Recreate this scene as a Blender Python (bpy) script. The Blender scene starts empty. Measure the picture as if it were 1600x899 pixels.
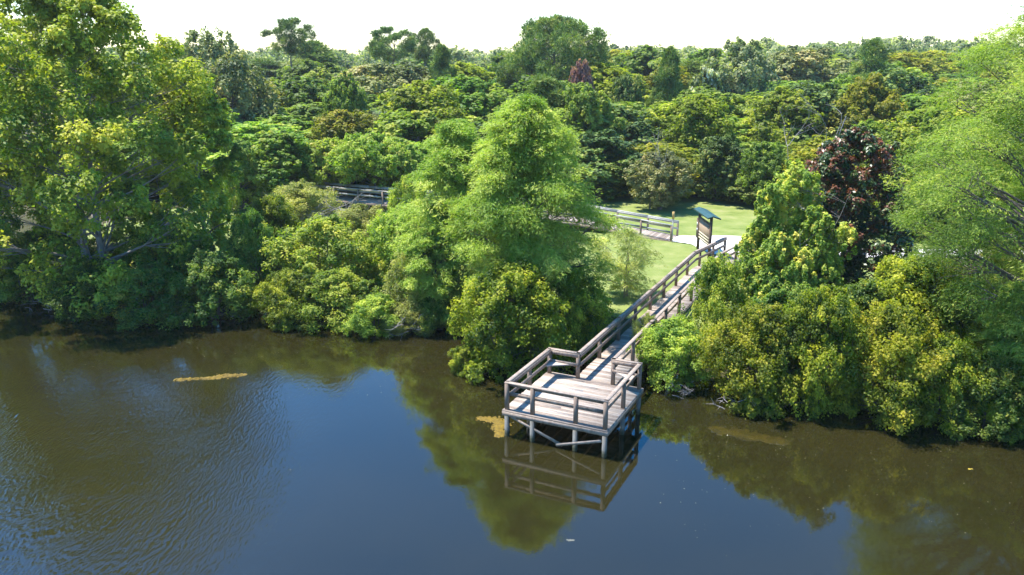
import bpy, math, random
import numpy as np
from mathutils import Vector, Matrix

SC = bpy.context.scene
COL = SC.collection
RNG = np.random.default_rng(7)
random.seed(7)

# ------------------------------------------------------------------ calibration
F_PX, HORIZON, CAM_H = 1272.7, 81.8, 13.3          # solved from the deck's corners
PITCH = math.atan((449.5 - HORIZON) / F_PX)
CP, SP = math.cos(PITCH), math.sin(PITCH)
PSI = 0.452                                         # the deck's turn against the view
OX, OY = -0.175, 26.79                              # front left pile of the deck
UX, UY = math.cos(PSI), -math.sin(PSI)
VX, VY = math.sin(PSI), math.cos(PSI)


def uv2w(u, v, z=0.0):
    return (OX + u * UX + v * VX, OY + u * UY + v * VY, z)


def w2uv(x, y):
    return ((x - OX) * UX + (y - OY) * UY, (x - OX) * VX + (y - OY) * VY)


def depth(y, z):
    return y * CP - (z - CAM_H) * SP


def x_at(px, y, z=1.0):
    return (px - 800) / F_PX * depth(y, z)


def z_at(py, y):
    k = (449.5 - py) / F_PX
    # direction (.., CP + k SP, -SP + k CP)
    t = y / (CP + k * SP)
    return CAM_H + t * (-SP + k * CP)


def project(x, y, z):
    d = depth(y, z)
    return 800 + F_PX * x / d, 449.5 - F_PX * (y * SP + (z - CAM_H) * CP) / d


SHORE_U = [-90, -40, -30, -21, -17, -10, -4, 0, 3.3, 9.6, 16.5, 30, 90]
SHORE_V = [7, 6.4, 6.0, 5.9, 8.6, 9.8, 8.4, 8.4, 8.6, 7.8, 8.4, 8, 8]


def ground_z(x, y):
    x = np.asarray(x, float); y = np.asarray(y, float)
    u = (x - OX) * UX + (y - OY) * UY
    v = (x - OX) * VX + (y - OY) * VY
    s = v - np.interp(u, SHORE_U, SHORE_V) - 0.35 * np.sin(u * .9) - .2 * np.sin(u * 2.3 + 1)
    z = np.interp(s, [-9, -3, 0, 1.2, 4, 7, 10], [-2, -1.0, -.06, .42, .74, .86, .88])
    return z


# ------------------------------------------------------------------ helpers
def tag(o, label=None, cat=None, group=None, kind=None):
    if label: o['label'] = label
    if cat: o['category'] = cat
    if group: o['group'] = group
    if kind: o['kind'] = kind
    return o


def empty(name, loc, rz=0.0):
    o = bpy.data.objects.new(name, None)
    o.empty_display_size = .3
    COL.objects.link(o)
    o.location = loc
    o.rotation_euler = (0, 0, rz)
    return o


def link(name, me, parent=None, loc=(0, 0, 0)):
    o = bpy.data.objects.new(name, me)
    COL.objects.link(o)
    o.location = loc
    if parent is not None:
        o.parent = parent
    return o


def mesh_np(name, verts, faces, mat, tint=None, smooth=False):
    """faces: (M,4) or (M,3) array"""
    me = bpy.data.meshes.new(name)
    verts = np.asarray(verts, np.float32); faces = np.asarray(faces, np.int32)
    k = faces.shape[1]
    me.vertices.add(len(verts)); me.vertices.foreach_set('co', verts.ravel())
    me.loops.add(faces.size); me.loops.foreach_set('vertex_index', faces.ravel())
    me.polygons.add(len(faces))
    me.polygons.foreach_set('loop_start', np.arange(0, faces.size, k, dtype=np.int32))
    me.polygons.foreach_set('loop_total', np.full(len(faces), k, np.int32))
    me.update(calc_edges=True)
    if smooth:
        me.polygons.foreach_set('use_smooth', np.ones(len(faces), bool))
    if tint is not None:
        a = me.attributes.new('tint', 'FLOAT', 'FACE')
        a.data.foreach_set('value', np.asarray(tint, np.float32))
    if mat is not None:
        me.materials.append(mat)
    me.update()
    return me


class MB:
    """collects oriented boxes and beams into one mesh"""
    def __init__(s):
        s.v = []; s.f = []; s.t = []

    def hexa(s, pts, tint=.5):
        b = len(s.v); s.v += [tuple(p) for p in pts]
        for q in ((3, 2, 1, 0), (4, 5, 6, 7), (0, 1, 5, 4), (1, 2, 6, 5), (2, 3, 7, 6), (3, 0, 4, 7)):
            s.f.append([b + i for i in q]); s.t.append(tint)

    def box(s, x0, x1, y0, y1, z0, z1, tint=.5):
        s.hexa([(x0, y0, z0), (x1, y0, z0), (x1, y1, z0), (x0, y1, z0),
                (x0, y0, z1), (x1, y0, z1), (x1, y1, z1), (x0, y1, z1)], tint)

    def beam(s, p, q, w, h, tint=.5, up=(0, 0, 1)):
        p = Vector(p); q = Vector(q); d = (q - p).normalized()
        side = d.cross(Vector(up)).normalized() * (w / 2); top = side.cross(d).normalized() * (h / 2)
        s.hexa([p - side - top, p + side - top, q + side - top, q - side - top,
                p - side + top, p + side + top, q + side + top, q - side + top], tint)

    def build(s, name, mat, parent=None, loc=(0, 0, 0)):
        return link(name, mesh_np(name, s.v, s.f, mat, s.t), parent, loc)


def tube(pts, radii, n=6):
    pts = np.asarray(pts, float); m = len(pts)
    d = np.gradient(pts, axis=0); d /= np.linalg.norm(d, axis=1, keepdims=True) + 1e-9
    ref = np.where(np.abs(d[:, 2:3]) > .9, np.array([[1., 0, 0]]), np.array([[0, 0, 1.]]))
    a = np.cross(d, ref); a /= np.linalg.norm(a, axis=1, keepdims=True) + 1e-9
    b = np.cross(d, a)
    th = np.arange(n) / n * 2 * np.pi
    r = np.asarray(radii, float)[:, None, None]
    v = pts[:, None] + r * (np.cos(th)[None, :, None] * a[:, None] + np.sin(th)[None, :, None] * b[:, None])
    v = v.reshape(-1, 3)
    i = np.arange(m - 1)[:, None] * n; j = np.arange(n)[None]; j2 = (j + 1) % n
    f = np.stack([i + j, i + j2, i + n + j2, i + n + j], -1).reshape(-1, 4)
    return v, f


class TB:
    def __init__(s): s.v = []; s.f = []; s.n = 0

    def add(s, pts, radii, n=6):
        v, f = tube(pts, radii, n); s.v.append(v); s.f.append(f + s.n); s.n += len(v)

    def mesh(s, name, mat):
        return mesh_np(name, np.concatenate(s.v), np.concatenate(s.f), mat, smooth=True)


# ------------------------------------------------------------------ materials
def new_mat(name):
    m = bpy.data.materials.new(name); m.use_nodes = True
    nt = m.node_tree; nt.nodes.clear()
    return m, nt, nt.nodes, nt.links


def ramp(nodes, stops):
    r = nodes.new('ShaderNodeValToRGB'); e = r.color_ramp.elements
    while len(e) > 1: e.remove(e[-1])
    e[0].position = stops[0][0]; e[0].color = (*stops[0][1], 1)
    for p, c in stops[1:]:
        n = e.new(p); n.color = (*c, 1)
    return r


def leaf_mat(name, stops, trans=.46, rough=.55, spec=.2, vary=.2, hue=.018, gain=2.0):
    m, nt, N, L = new_mat(name)
    at = N.new('ShaderNodeAttribute'); at.attribute_name = 'tint'
    r = ramp(N, [(q, (c[0] * gain * 1.25, c[1] * gain * 1.0, c[2] * gain * .84)) for q, c in stops]); L.new(at.outputs['Fac'], r.inputs[0])
    oi = N.new('ShaderNodeObjectInfo')
    hs = N.new('ShaderNodeHueSaturation')
    mr = N.new('ShaderNodeMapRange'); mr.inputs[3].default_value = 1 - vary; mr.inputs[4].default_value = 1 + vary
    L.new(oi.outputs['Random'], mr.inputs[0]); L.new(mr.outputs[0], hs.inputs['Value'])
    mm = N.new('ShaderNodeMath'); mm.operation = 'MULTIPLY'; mm.inputs[1].default_value = 7.31
    L.new(oi.outputs['Random'], mm.inputs[0])
    fr = N.new('ShaderNodeMath'); fr.operation = 'FRACT'; L.new(mm.outputs[0], fr.inputs[0])
    mh = N.new('ShaderNodeMapRange'); mh.inputs[3].default_value = .5 - hue; mh.inputs[4].default_value = .5 + hue
    L.new(fr.outputs[0], mh.inputs[0]); L.new(mh.outputs[0], hs.inputs['Hue'])
    L.new(r.outputs[0], hs.inputs['Color'])
    p = N.new('ShaderNodeBsdfPrincipled'); p.inputs['Roughness'].default_value = rough
    p.inputs['Specular IOR Level'].default_value = spec
    L.new(hs.outputs[0], p.inputs['Base Color'])
    t = N.new('ShaderNodeBsdfTranslucent')
    mx = N.new('ShaderNodeMix'); mx.data_type = 'RGBA'; mx.blend_type = 'MULTIPLY'; mx.inputs[0].default_value = 1
    L.new(hs.outputs[0], mx.inputs[6]); mx.inputs[7].default_value = (1.3, 1.5, .55, 1)
    L.new(mx.outputs[2], t.inputs[0])
    ms = N.new('ShaderNodeMixShader'); ms.inputs[0].default_value = trans
    L.new(p.outputs[0], ms.inputs[1]); L.new(t.outputs[0], ms.inputs[2])
    o = N.new('ShaderNodeOutputMaterial'); L.new(ms.outputs[0], o.inputs[0])
    return m


def noise_mat(name, stops, scale=5., detail=6., rough=.85, stretch=(1, 1, 1), bump=.3, bump_scale=None, tint_amt=0., spec=.3, rot=0.):
    m, nt, N, L = new_mat(name)
    tc = N.new('ShaderNodeTexCoord'); mp = N.new('ShaderNodeMapping')
    mp.inputs['Scale'].default_value = stretch; mp.inputs['Rotation'].default_value = (0, 0, rot)
    L.new(tc.outputs['Object'], mp.inputs[0])
    n = N.new('ShaderNodeTexNoise'); n.inputs['Scale'].default_value = scale; n.inputs['Detail'].default_value = detail
    n.inputs['Roughness'].default_value = .62
    L.new(mp.outputs[0], n.inputs[0])
    r = ramp(N, stops)
    fac = n.outputs['Fac']
    if tint_amt:
        at = N.new('ShaderNodeAttribute'); at.attribute_name = 'tint'
        a = N.new('ShaderNodeMath'); a.operation = 'MULTIPLY_ADD'; a.inputs[1].default_value = tint_amt
        a.inputs[2].default_value = -.5 * tint_amt
        L.new(at.outputs['Fac'], a.inputs[0])
        b = N.new('ShaderNodeMath'); b.operation = 'ADD'; L.new(fac, b.inputs[0]); L.new(a.outputs[0], b.inputs[1])
        fac = b.outputs[0]
    L.new(fac, r.inputs[0])
    p = N.new('ShaderNodeBsdfPrincipled'); p.inputs['Roughness'].default_value = rough
    p.inputs['Specular IOR Level'].default_value = spec
    L.new(r.outputs[0], p.inputs['Base Color'])
    if bump:
        n2 = N.new('ShaderNodeTexNoise'); n2.inputs['Scale'].default_value = bump_scale or scale * 3; n2.inputs['Detail'].default_value = 5
        L.new(mp.outputs[0], n2.inputs[0])
        bp = N.new('ShaderNodeBump'); bp.inputs['Strength'].default_value = bump; bp.inputs['Distance'].default_value = .02
        L.new(n2.outputs['Fac'], bp.inputs['Height']); L.new(bp.outputs[0], p.inputs['Normal'])
    o = N.new('ShaderNodeOutputMaterial'); L.new(p.outputs[0], o.inputs[0])
    return m


M = {}
M['oak'] = leaf_mat('leaf_oak', [(0, (.034, .068, .014)), (.45, (.084, .14, .026)), (.8, (.115, .175, .036)), (1, (.15, .20, .04))])
M['olive'] = leaf_mat('leaf_olive', [(0, (.045, .07, .010)), (.45, (.098, .132, .016)), (.8, (.145, .178, .022)), (1, (.18, .20, .03))])
M['lime'] = leaf_mat('leaf_lime', [(0, (.045, .10, .014)), (.45, (.10, .165, .026)), (.8, (.15, .212, .04)), (1, (.20, .24, .06))])
M['grey'] = leaf_mat('leaf_greygreen', [(0, (.045, .07, .026)), (.45, (.10, .13, .05)), (.8, (.15, .175, .075)), (1, (.2, .2, .09))], trans=.25)
M['dark'] = leaf_mat('leaf_dark', [(0, (.022, .048, .013)), (.45, (.052, .098, .022)), (.8, (.085, .132, .03)), (1, (.125, .155, .036))], trans=.22)
M['myrtle'] = leaf_mat('leaf_myrtle', [(0, (.024, .050, .010)), (.4, (.066, .106, .011)), (.75, (.122, .166, .016)), (1, (.185, .222, .028))], vary=.12, hue=.015)
M['bright'] = leaf_mat('leaf_bright', [(0, (.05, .10, .018)), (.45, (.12, .18, .028)), (.8, (.17, .225, .04)), (1, (.225, .27, .055))], vary=.12, hue=.015)
M['greybush'] = leaf_mat('leaf_greybush', [(0, (.05, .075, .026)), (.45, (.11, .145, .045)), (.8, (.16, .195, .06)), (1, (.2, .23, .085))], vary=.12, hue=.015)
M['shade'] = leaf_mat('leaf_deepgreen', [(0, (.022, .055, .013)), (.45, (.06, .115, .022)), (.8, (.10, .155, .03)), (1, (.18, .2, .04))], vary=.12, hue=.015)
M['maple'] = leaf_mat('leaf_maple', [(0, (.038, .078, .012)), (.45, (.108, .158, .018)), (.72, (.16, .205, .024)), (.97, (.20, .235, .035)), (1, (.205, .235, .035))], vary=.08, hue=.01, trans=.38)
M['sapling'] = leaf_mat('leaf_sapling', [(0, (.045, .10, .018)), (.45, (.105, .175, .03)), (.75, (.19, .25, .048)), (.9, (.25, .30, .06)), (1, (.27, .29, .07))], vary=.05, hue=.005, trans=.36)
M['cypress'] = leaf_mat('leaf_cypress', [(0, (.055, .115, .018)), (.45, (.115, .185, .038)), (.8, (.165, .235, .055)), (1, (.22, .275, .08))], vary=.06, hue=.008, trans=.4, rough=.6)
M['cypress_olive'] = leaf_mat('leaf_cypress_olive', [(0, (.045, .085, .016)), (.45, (.092, .155, .03)), (.8, (.145, .21, .045)), (1, (.2, .25, .06))], vary=.06, hue=.008, trans=.42, rough=.6)
M['willow'] = leaf_mat('leaf_willow', [(0, (.10, .145, .05)), (.5, (.17, .225, .085)), (1, (.25, .30, .125))], hue=.004, vary=.03, trans=.4)
M['magnolia'] = leaf_mat('leaf_magnolia', [(0, (.010, .026, .009)), (.45, (.022, .05, .014)), (.62, (.035, .06, .017)), (.68, (.05, .028, .013)), (.85, (.075, .03, .014)), (1, (.10, .045, .018))], vary=.04, hue=.005, trans=.12, rough=.42, spec=.4)
M['pine'] = leaf_mat('leaf_pine', [(0, (.026, .055, .016)), (.45, (.055, .10, .024)), (.8, (.09, .135, .034)), (1, (.13, .16, .05))], trans=.2, rough=.6)
M['rose'] = leaf_mat('leaf_rose', [(0, (.085, .05, .058)), (.5, (.13, .08, .092)), (1, (.17, .115, .13))], vary=.03, hue=.005)
M['blossom'] = leaf_mat('leaf_blossom', [(0, (.05, .085, .025)), (.5, (.10, .13, .05)), (.66, (.28, .33, .33)), (1, (.36, .42, .44))], vary=.03, hue=.005)
M['silver'] = leaf_mat('leaf_silver', [(0, (.045, .075, .035)), (.5, (.10, .14, .075)), (1, (.19, .23, .15))], vary=.05, hue=.01)
M['bark'] = noise_mat('bark', [(0, (.05, .04, .032)), (.5, (.13, .11, .095)), (1, (.24, .21, .19))], scale=3, stretch=(3, 3, .6), bump=.6)
M['palebark'] = noise_mat('pale_bark', [(0, (.12, .10, .085)), (.5, (.24, .215, .19)), (1, (.38, .35, .32))], scale=3, stretch=(3, 3, .6), bump=.5)
M['dead'] = noise_mat('dead_wood', [(0, (.13, .115, .10)), (.5, (.23, .21, .19)), (1, (.34, .315, .29))], scale=4, stretch=(2, 2, 2), bump=.3)
M['deck'] = noise_mat('weathered_boards', [(.15, (.13, .10, .085)), (.42, (.30, .238, .19)), (.62, (.38, .318, .265)), (.9, (.47, .405, .345))], scale=2.2, detail=9, stretch=(1.2, 14, 14), bump=.35, tint_amt=.5, rough=.82)
M['rail'] = noise_mat('weathered_rails', [(.15, (.10, .066, .048)), (.42, (.225, .165, .125)), (.62, (.315, .25, .20)), (.9, (.42, .355, .30))], scale=3, detail=9, stretch=(3, 3, 3), bump=.3, tint_amt=.35, rough=.82)
M['post'] = noise_mat('weathered_posts', [(.15, (.085, .056, .04)), (.42, (.185, .132, .098)), (.62, (.245, .187, .145)), (.9, (.34, .28, .23))], scale=4, detail=9, stretch=(6, 6, .7), bump=.35, tint_amt=.3, rough=.85)
M['pile'] = noise_mat('wet_piles', [(.15, (.05, .048, .042)), (.42, (.12, .118, .105)), (.62, (.17, .168, .155)), (.9, (.25, .248, .235))], scale=4, detail=9, stretch=(6, 6, .7), bump=.35, rough=.8)
M['greyrail'] = noise_mat('silvered_rails', [(.15, (.15, .14, .125)), (.42, (.28, .268, .25)), (.62, (.37, .36, .34)), (.9, (.47, .46, .44))], scale=3, detail=9, stretch=(3, 3, 3), bump=.3, tint_amt=.35, rough=.82)
M['brownpost'] = noise_mat('brown_posts', [(.2, (.07, .045, .032)), (.8, (.15, .10, .075))], scale=4, stretch=(6, 6, .8), bump=.2)
M['panel'] = noise_mat('brown_panel', [(.2, (.26, .185, .12)), (.8, (.33, .24, .16))], scale=3, bump=.05)
M['cream'] = noise_mat('cream_strip', [(.2, (.6, .5, .36)), (.8, (.68, .58, .42))], scale=3, bump=.02)
M['teal'] = noise_mat('teal_roof', [(.2, (.022, .055, .045)), (.8, (.034, .075, .06))], scale=3, bump=.05, rough=.45)
M['white'] = noise_mat('white_notice', [(.2, (.65, .65, .63)), (.8, (.75, .75, .73))], scale=3, bump=0)
M['tan'] = noise_mat('tan_cap', [(.2, (.40, .27, .10)), (.8, (.48, .33, .13))], scale=5, bump=.05)
M['greypole'] = noise_mat('grey_pole', [(.2, (.28, .28, .26)), (.8, (.36, .36, .34))], scale=5, bump=.05)
M['path'] = noise_mat('shell_path', [(.2, (.50, .45, .40)), (.5, (.62, .575, .52)), (.8, (.70, .66, .61))], scale=1.2, detail=9, bump=.4, bump_scale=20)
M['lawn'] = noise_mat('lawn_grass', [(.25, (.085, .125, .028)), (.40, (.15, .19, .048)), (.55, (.19, .22, .066)), (.66, (.23, .24, .09)), (.78, (.27, .25, .13))], scale=.7, detail=10, bump=1., bump_scale=9, rough=.95, spec=.1)
M['ground'] = noise_mat('forest_floor', [(.3, (.035, .032, .016)), (.5, (.06, .06, .025)), (.7, (.10, .085, .05))], scale=.5, detail=10, bump=.6, bump_scale=5, rough=.95, spec=.1)
M['algae'] = noise_mat('algae', [(.25, (.06, .045, .008)), (.45, (.12, .078, .005)), (.65, (.20, .128, .006)), (.85, (.26, .175, .010))], scale=6, detail=9, bump=1., bump_scale=25, rough=.7)
M['algae_sunk'] = noise_mat('sunken_algae', [(.25, (.018, .016, .005)), (.5, (.034, .027, .006)), (.8, (.055, .04, .007))], scale=2.5, detail=9, bump=0, rough=.12, spec=.5)
M['scum'] = noise_mat('pale_scum', [(.3, (.09, .09, .07)), (.8, (.2, .2, .16))], scale=9, bump=.2)
M['litter'] = noise_mat('leaf_litter', [(.3, (.10, .09, .04)), (.7, (.26, .24, .13))], scale=.8, bump=0)
M['leafbit'] = noise_mat('fallen_leaf', [(.3, (.3, .22, .03)), (.8, (.42, .33, .05))], scale=9, bump=.1)


def pile_mat():
    m = M['pile']; nt = m.node_tree; N = nt.nodes; L = nt.links
    p = next(n for n in N if n.type == 'BSDF_PRINCIPLED'); src = p.inputs['Base Color'].links[0].from_socket
    tc = N.new('ShaderNodeTexCoord'); sx = N.new('ShaderNodeSeparateXYZ'); L.new(tc.outputs['Object'], sx.inputs[0])
    nz = N.new('ShaderNodeTexNoise'); nz.inputs['Scale'].default_value = 9; L.new(tc.outputs['Object'], nz.inputs[0])
    a = N.new('ShaderNodeMath'); a.operation = 'MULTIPLY_ADD'; a.inputs[1].default_value = -.25; L.new(nz.outputs['Fac'], a.inputs[0]); L.new(sx.outputs[2], a.inputs[2])
    mr = N.new('ShaderNodeMapRange'); mr.inputs[1].default_value = .02; mr.inputs[2].default_value = .16; L.new(a.outputs[0], mr.inputs[0])
    mx = N.new('ShaderNodeMix'); mx.data_type = 'RGBA'; L.new(mr.outputs[0], mx.inputs[0])
    mx.inputs[6].default_value = (.035, .04, .022, 1); L.new(src, mx.inputs[7]); L.new(mx.outputs[2], p.inputs['Base Color'])


pile_mat()


def water_mat():
    m, nt, N, L = new_mat('pond_water')
    p = N.new('ShaderNodeBsdfPrincipled')
    p.inputs['IOR'].default_value = 1.58; p.inputs['Roughness'].default_value = .015
    p.inputs['Specular IOR Level'].default_value = .5
    tc = N.new('ShaderNodeTexCoord')
    # silt: slow murky variation of the water's own colour
    n0 = N.new('ShaderNodeTexNoise'); n0.inputs['Scale'].default_value = .12; n0.inputs['Detail'].default_value = 5
    L.new(tc.outputs['Object'], n0.inputs[0])
    r0 = ramp(N, [(.3, (.0125, .0115, .0035)), (.7, (.0195, .017, .005))]); L.new(n0.outputs['Fac'], r0.inputs[0])
    L.new(r0.outputs[0], p.inputs['Base Color'])
    # wind ripples: long crests, only over the breezy left part of the pond
    mp = N.new('ShaderNodeMapping'); mp.inputs['Scale'].default_value = (1.0, .30, 1); mp.inputs['Rotation'].default_value = (0, 0, math.radians(-12))
    dn = N.new('ShaderNodeTexNoise'); dn.inputs['Scale'].default_value = .5; dn.inputs['Detail'].default_value = 2
    L.new(tc.outputs['Object'], dn.inputs[0])
    va = N.new('ShaderNodeVectorMath'); va.operation = 'MULTIPLY_ADD'; va.inputs[1].default_value = (.8, .8, 0)
    L.new(dn.outputs['Color'], va.inputs[0]); L.new(tc.outputs['Object'], va.inputs[2])
    L.new(va.outputs[0], mp.inputs[0])
    n1 = N.new('ShaderNodeTexNoise'); n1.inputs['Scale'].default_value = 10.5; n1.inputs['Detail'].default_value = 2.5; n1.inputs['Roughness'].default_value = .45
    L.new(mp.outputs[0], n1.inputs[0])
    sx = N.new('ShaderNodeSeparateXYZ'); L.new(tc.outputs['Object'], sx.inputs[0])
    wn = N.new('ShaderNodeTexNoise'); wn.inputs['Scale'].default_value = .22; wn.inputs['Detail'].default_value = 2
    L.new(tc.outputs['Object'], wn.inputs[0])
    w1 = N.new('ShaderNodeMath'); w1.operation = 'MULTIPLY_ADD'; w1.inputs[1].default_value = 6.; L.new(wn.outputs['Fac'], w1.inputs[0]); L.new(sx.outputs[0], w1.inputs[2])
    mk = N.new('ShaderNodeMapRange'); mk.interpolation_type = 'SMOOTHSTEP'
    mk.inputs[1].default_value = -1.2; mk.inputs[2].default_value = -7.5; mk.inputs[3].default_value = 0.0; mk.inputs[4].default_value = 1.0
    L.new(w1.outputs[0], mk.inputs[0])
    fy = N.new('ShaderNodeMapRange'); fy.interpolation_type = 'SMOOTHSTEP'
    fy.inputs[1].default_value = 37; fy.inputs[2].default_value = 24; fy.inputs[3].default_value = .12; fy.inputs[4].default_value = 1.0
    L.new(sx.outputs[1], fy.inputs[0])
    mk2 = N.new('ShaderNodeMath'); mk2.operation = 'MULTIPLY'; L.new(mk.outputs[0], mk2.inputs[0]); L.new(fy.outputs[0], mk2.inputs[1])
    bs = N.new('ShaderNodeMath'); bs.operation = 'MULTIPLY_ADD'; bs.inputs[1].default_value = .29; bs.inputs[2].default_value = .006
    L.new(mk2.outputs[0], bs.inputs[0])
    bp = N.new('ShaderNodeBump'); bp.inputs['Distance'].default_value = .11
    L.new(bs.outputs[0], bp.inputs['Strength']); L.new(n1.outputs['Fac'], bp.inputs['Height'])
    # faint fine shiver everywhere
    n2 = N.new('ShaderNodeTexNoise'); n2.inputs['Scale'].default_value = 9; n2.inputs['Detail'].default_value = 3
    L.new(tc.outputs['Object'], n2.inputs[0])
    b2 = N.new('ShaderNodeBump'); b2.inputs['Distance'].default_value = .02; b2.inputs['Strength'].default_value = .035
    L.new(n2.outputs['Fac'], b2.inputs['Height']); L.new(bp.outputs[0], b2.inputs['Normal'])
    L.new(b2.outputs[0], p.inputs['Normal'])
    o = N.new('ShaderNodeOutputMaterial'); L.new(p.outputs[0], o.inputs[0])
    return m


M['water'] = water_mat()


# ------------------------------------------------------------------ the setting
def grid_sheet(name, us, vs, zfun, mat, kind='structure', mask=None):
    U, V = np.meshgrid(us, vs)
    X = OX + U * UX + V * VX; Y = OY + U * UY + V * VY
    Z = zfun(X, Y)
    v = np.stack([X, Y, Z], -1).reshape(-1, 3)
    nu = len(us); i = np.arange(len(vs) - 1)[:, None] * nu; j = np.arange(nu - 1)[None]
    f = np.stack([i + j, i + j + 1, i + nu + j + 1, i + nu + j], -1).reshape(-1, 4)
    o = link(name, mesh_np(name, v, f, mat, smooth=True))
    tag(o, kind=kind)
    return o


us = np.unique(np.concatenate([np.linspace(-900, -70, 14), np.arange(-70, 70, 1.2), np.linspace(70, 900, 14)]))
vs = np.unique(np.concatenate([np.linspace(-120, -4, 8), np.arange(-4, 22, .6), np.linspace(22, 120, 20), np.linspace(120, 1500, 12)]))
grid_sheet('ground', us, vs, ground_z, M['ground'])
grid_sheet('lawn', np.arange(-42, 44, 1.), np.arange(12.5, 48, 1.), lambda x, y: ground_z(x, y) + .03 + .015 * np.sin(x * 1.3) * np.sin(y * .9), M['lawn'])
grid_sheet('water', np.linspace(-400, 400, 9), np.linspace(-150, 12, 5), lambda x, y: 0 * x, M['water'])

near_e = [(-2.3, 29.5), (-.6, 29.2), (.3, 28.0), (1.2, 27.1), (2.0, 26.9), (3.4, 26.6), (4.4, 28.0), (7, 29.5), (10, 30.2), (16, 32.9), (26, 37), (40, 43)]
far_e = [(-2.3, 31.3), (-.8, 31.9), (.4, 32.6), (1.4, 33.0), (2.4, 33.2), (3.6, 33.2), (4.8, 33.0), (7, 32.8), (10, 32.9), (16, 35.5), (26, 39.6), (40, 45.6)]
pv = []; pf = []
for k, (a, b) in enumerate(zip(near_e, far_e)):
    for t in (0, .33, .67, 1):
        pv.append(uv2w(a[0] + (b[0] - a[0]) * t, a[1] + (b[1] - a[1]) * t, .935 + .02 * math.sin(math.pi * t)))
for k in range(len(near_e) - 1):
    for t in range(3):
        pf.append([k * 4 + t, (k + 1) * 4 + t, (k + 1) * 4 + t + 1, k * 4 + t + 1])
tag(link('path', mesh_np('path', pv, pf, M['path'], smooth=True)), kind='structure')


# ------------------------------------------------------------------ the dock
DK = .0
DZ = 1.035       # deck level above the water
RH = 1.05        # rail height
W, D = 3.70, 3.81
LU, RU = 1.22, 2.66          # walkway edges
BV = 22.4                    # the walkway bends here
dock = empty('fishing_dock', (OX, OY, 0), -PSI)
tag(dock, 'weathered grey wooden dock, a railed square platform over the water with a long walkway', 'dock')


def jit(a=.004): return random.uniform(-a, a)


# platform deck: boards along u, with real gaps
b = MB(); y = -.14; k = 0
while y < D + .13:
    w = .138
    b.box(-.13 + jit(.012), W * .52 + jit(.4) if k % 3 == 1 else W + .13 + jit(.012), y, min(y + w, D + .14), DZ - .038, DZ + jit(.003), random.random())
    x1 = b.v[-2][0]
    if k % 3 == 1: b.box(x1 + .004, W + .13 + jit(.012), y, min(y + w, D + .14), DZ - .038, DZ + jit(.003), random.random())
    y += w + .007; k += 1
b.build('platform_deck', M['deck'], dock)
# joists + fascia
b = MB()
for k in range(7):
    xx = .25 + k * (W - .5) / 6
    b.box(xx - .02, xx + .02, -.08, D + .08, DZ - .20, DZ - .042, random.random())
b.build('joists', M['post'], dock)
for p, q in (((-.14, -.115, 0), (W + .14, -.115, 0)), ((-.115, -.085, 0), (-.115, D + .14, 0)), ((W + .115, -.085, 0), (W + .115, D + .14, 0))):
    b = MB(); z = DZ - .125
    b.beam((p[0], p[1], z), (q[0], q[1], z), .045, .165, .6)
    b.build('fascia_board', M['rail'], dock)
# piles
pile_me = None
for (uu, vv) in ((0, 0), (.27 * W, 0), (.71 * W, 0), (W, 0), (W, D * .5), (W, D), (0, D * .5), (0, D), (LU, D), (RU, D),
                 (W * .5, D * .5)):
    if pile_me is None:
        b = MB(); b.box(-.07, .07, -.07, .07, -1.6, DZ - .045); o = b.build('pile', M['pile'], dock, (uu, vv, 0)); pile_me = o.data
    else:
        link('pile', pile_me, dock, (uu, vv, 0))
# cross braces under the front edge
for p, q in (((.06, .02, .80), (2.15, .02, .06)), ((W - .08, -.10, .62), (1.95, -.10, .10))):
    b = MB(); b.beam(p, q, .04, .10, .7); b.build('brace', M['rail'], dock)

# railings
post_me = None
def post(u, v, z=DZ, h=RH - .04):
    global post_me
    if post_me is None:
        b = MB(); b.box(-.065, .065, -.065, .065, -.02, RH - .045); o = b.build('post', M['post'], dock, (u, v, z)); post_me = o.data
    else:
        o = link('post', post_me, dock, (u, v, z))
    return o


def rail(pts, inward, mid=True, cap_w=.15, side=True):
    """top rail = flat cap + board on edge under it; middle rail on edge, on the inner side"""
    for (p, q) in zip(pts[:-1], pts[1:]):
        p3 = Vector((p[0], p[1], 0)); q3 = Vector((q[0], q[1], 0)); d = (q3 - p3).normalized()
        n = Vector((-d.y, d.x, 0)) * inward
        b = MB()
        zc = DZ + RH
        b.beam(p3 + Vector((0, 0, zc - .02)) - d * .07, q3 + Vector((0, 0, zc - .02)) + d * .07, cap_w, .04, .75)
        if side:
            b.beam(p3 + n * .088 + Vector((0, 0, zc - .04 - .072)) - d * .0, q3 + n * .088 + Vector((0, 0, zc - .04 - .072)) + d * .0, .038, .14, .35)
        b.build('top_rail', M['rail'], dock)
        if mid:
            b = MB(); zm = DZ + .57
            b.beam(p3 + n * .088 + Vector((0, 0, zm)) - d * .0, q3 + n * .088 + Vector((0, 0, zm)), .038, .14, .45)
            b.build('middle_rail', M['rail'], dock)


for (uu, vv) in ((0, 0), (.27 * W, 0), (.71 * W, 0), (W, 0), (W, D * .5), (W, D), (0, D * .5), (0, D), (LU, D - .02), (RU, D - .02)):
    post(uu, vv)
rail([(0, 0), (W, 0)], 1)
rail([(W, .08), (W, D - .08)], 1)
rail([(W, D), (RU - .02, D)], 1)
rail([(LU + .02, D), (0, D)], 1)
rail([(0, D - .08), (0, .08)], 1)
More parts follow.
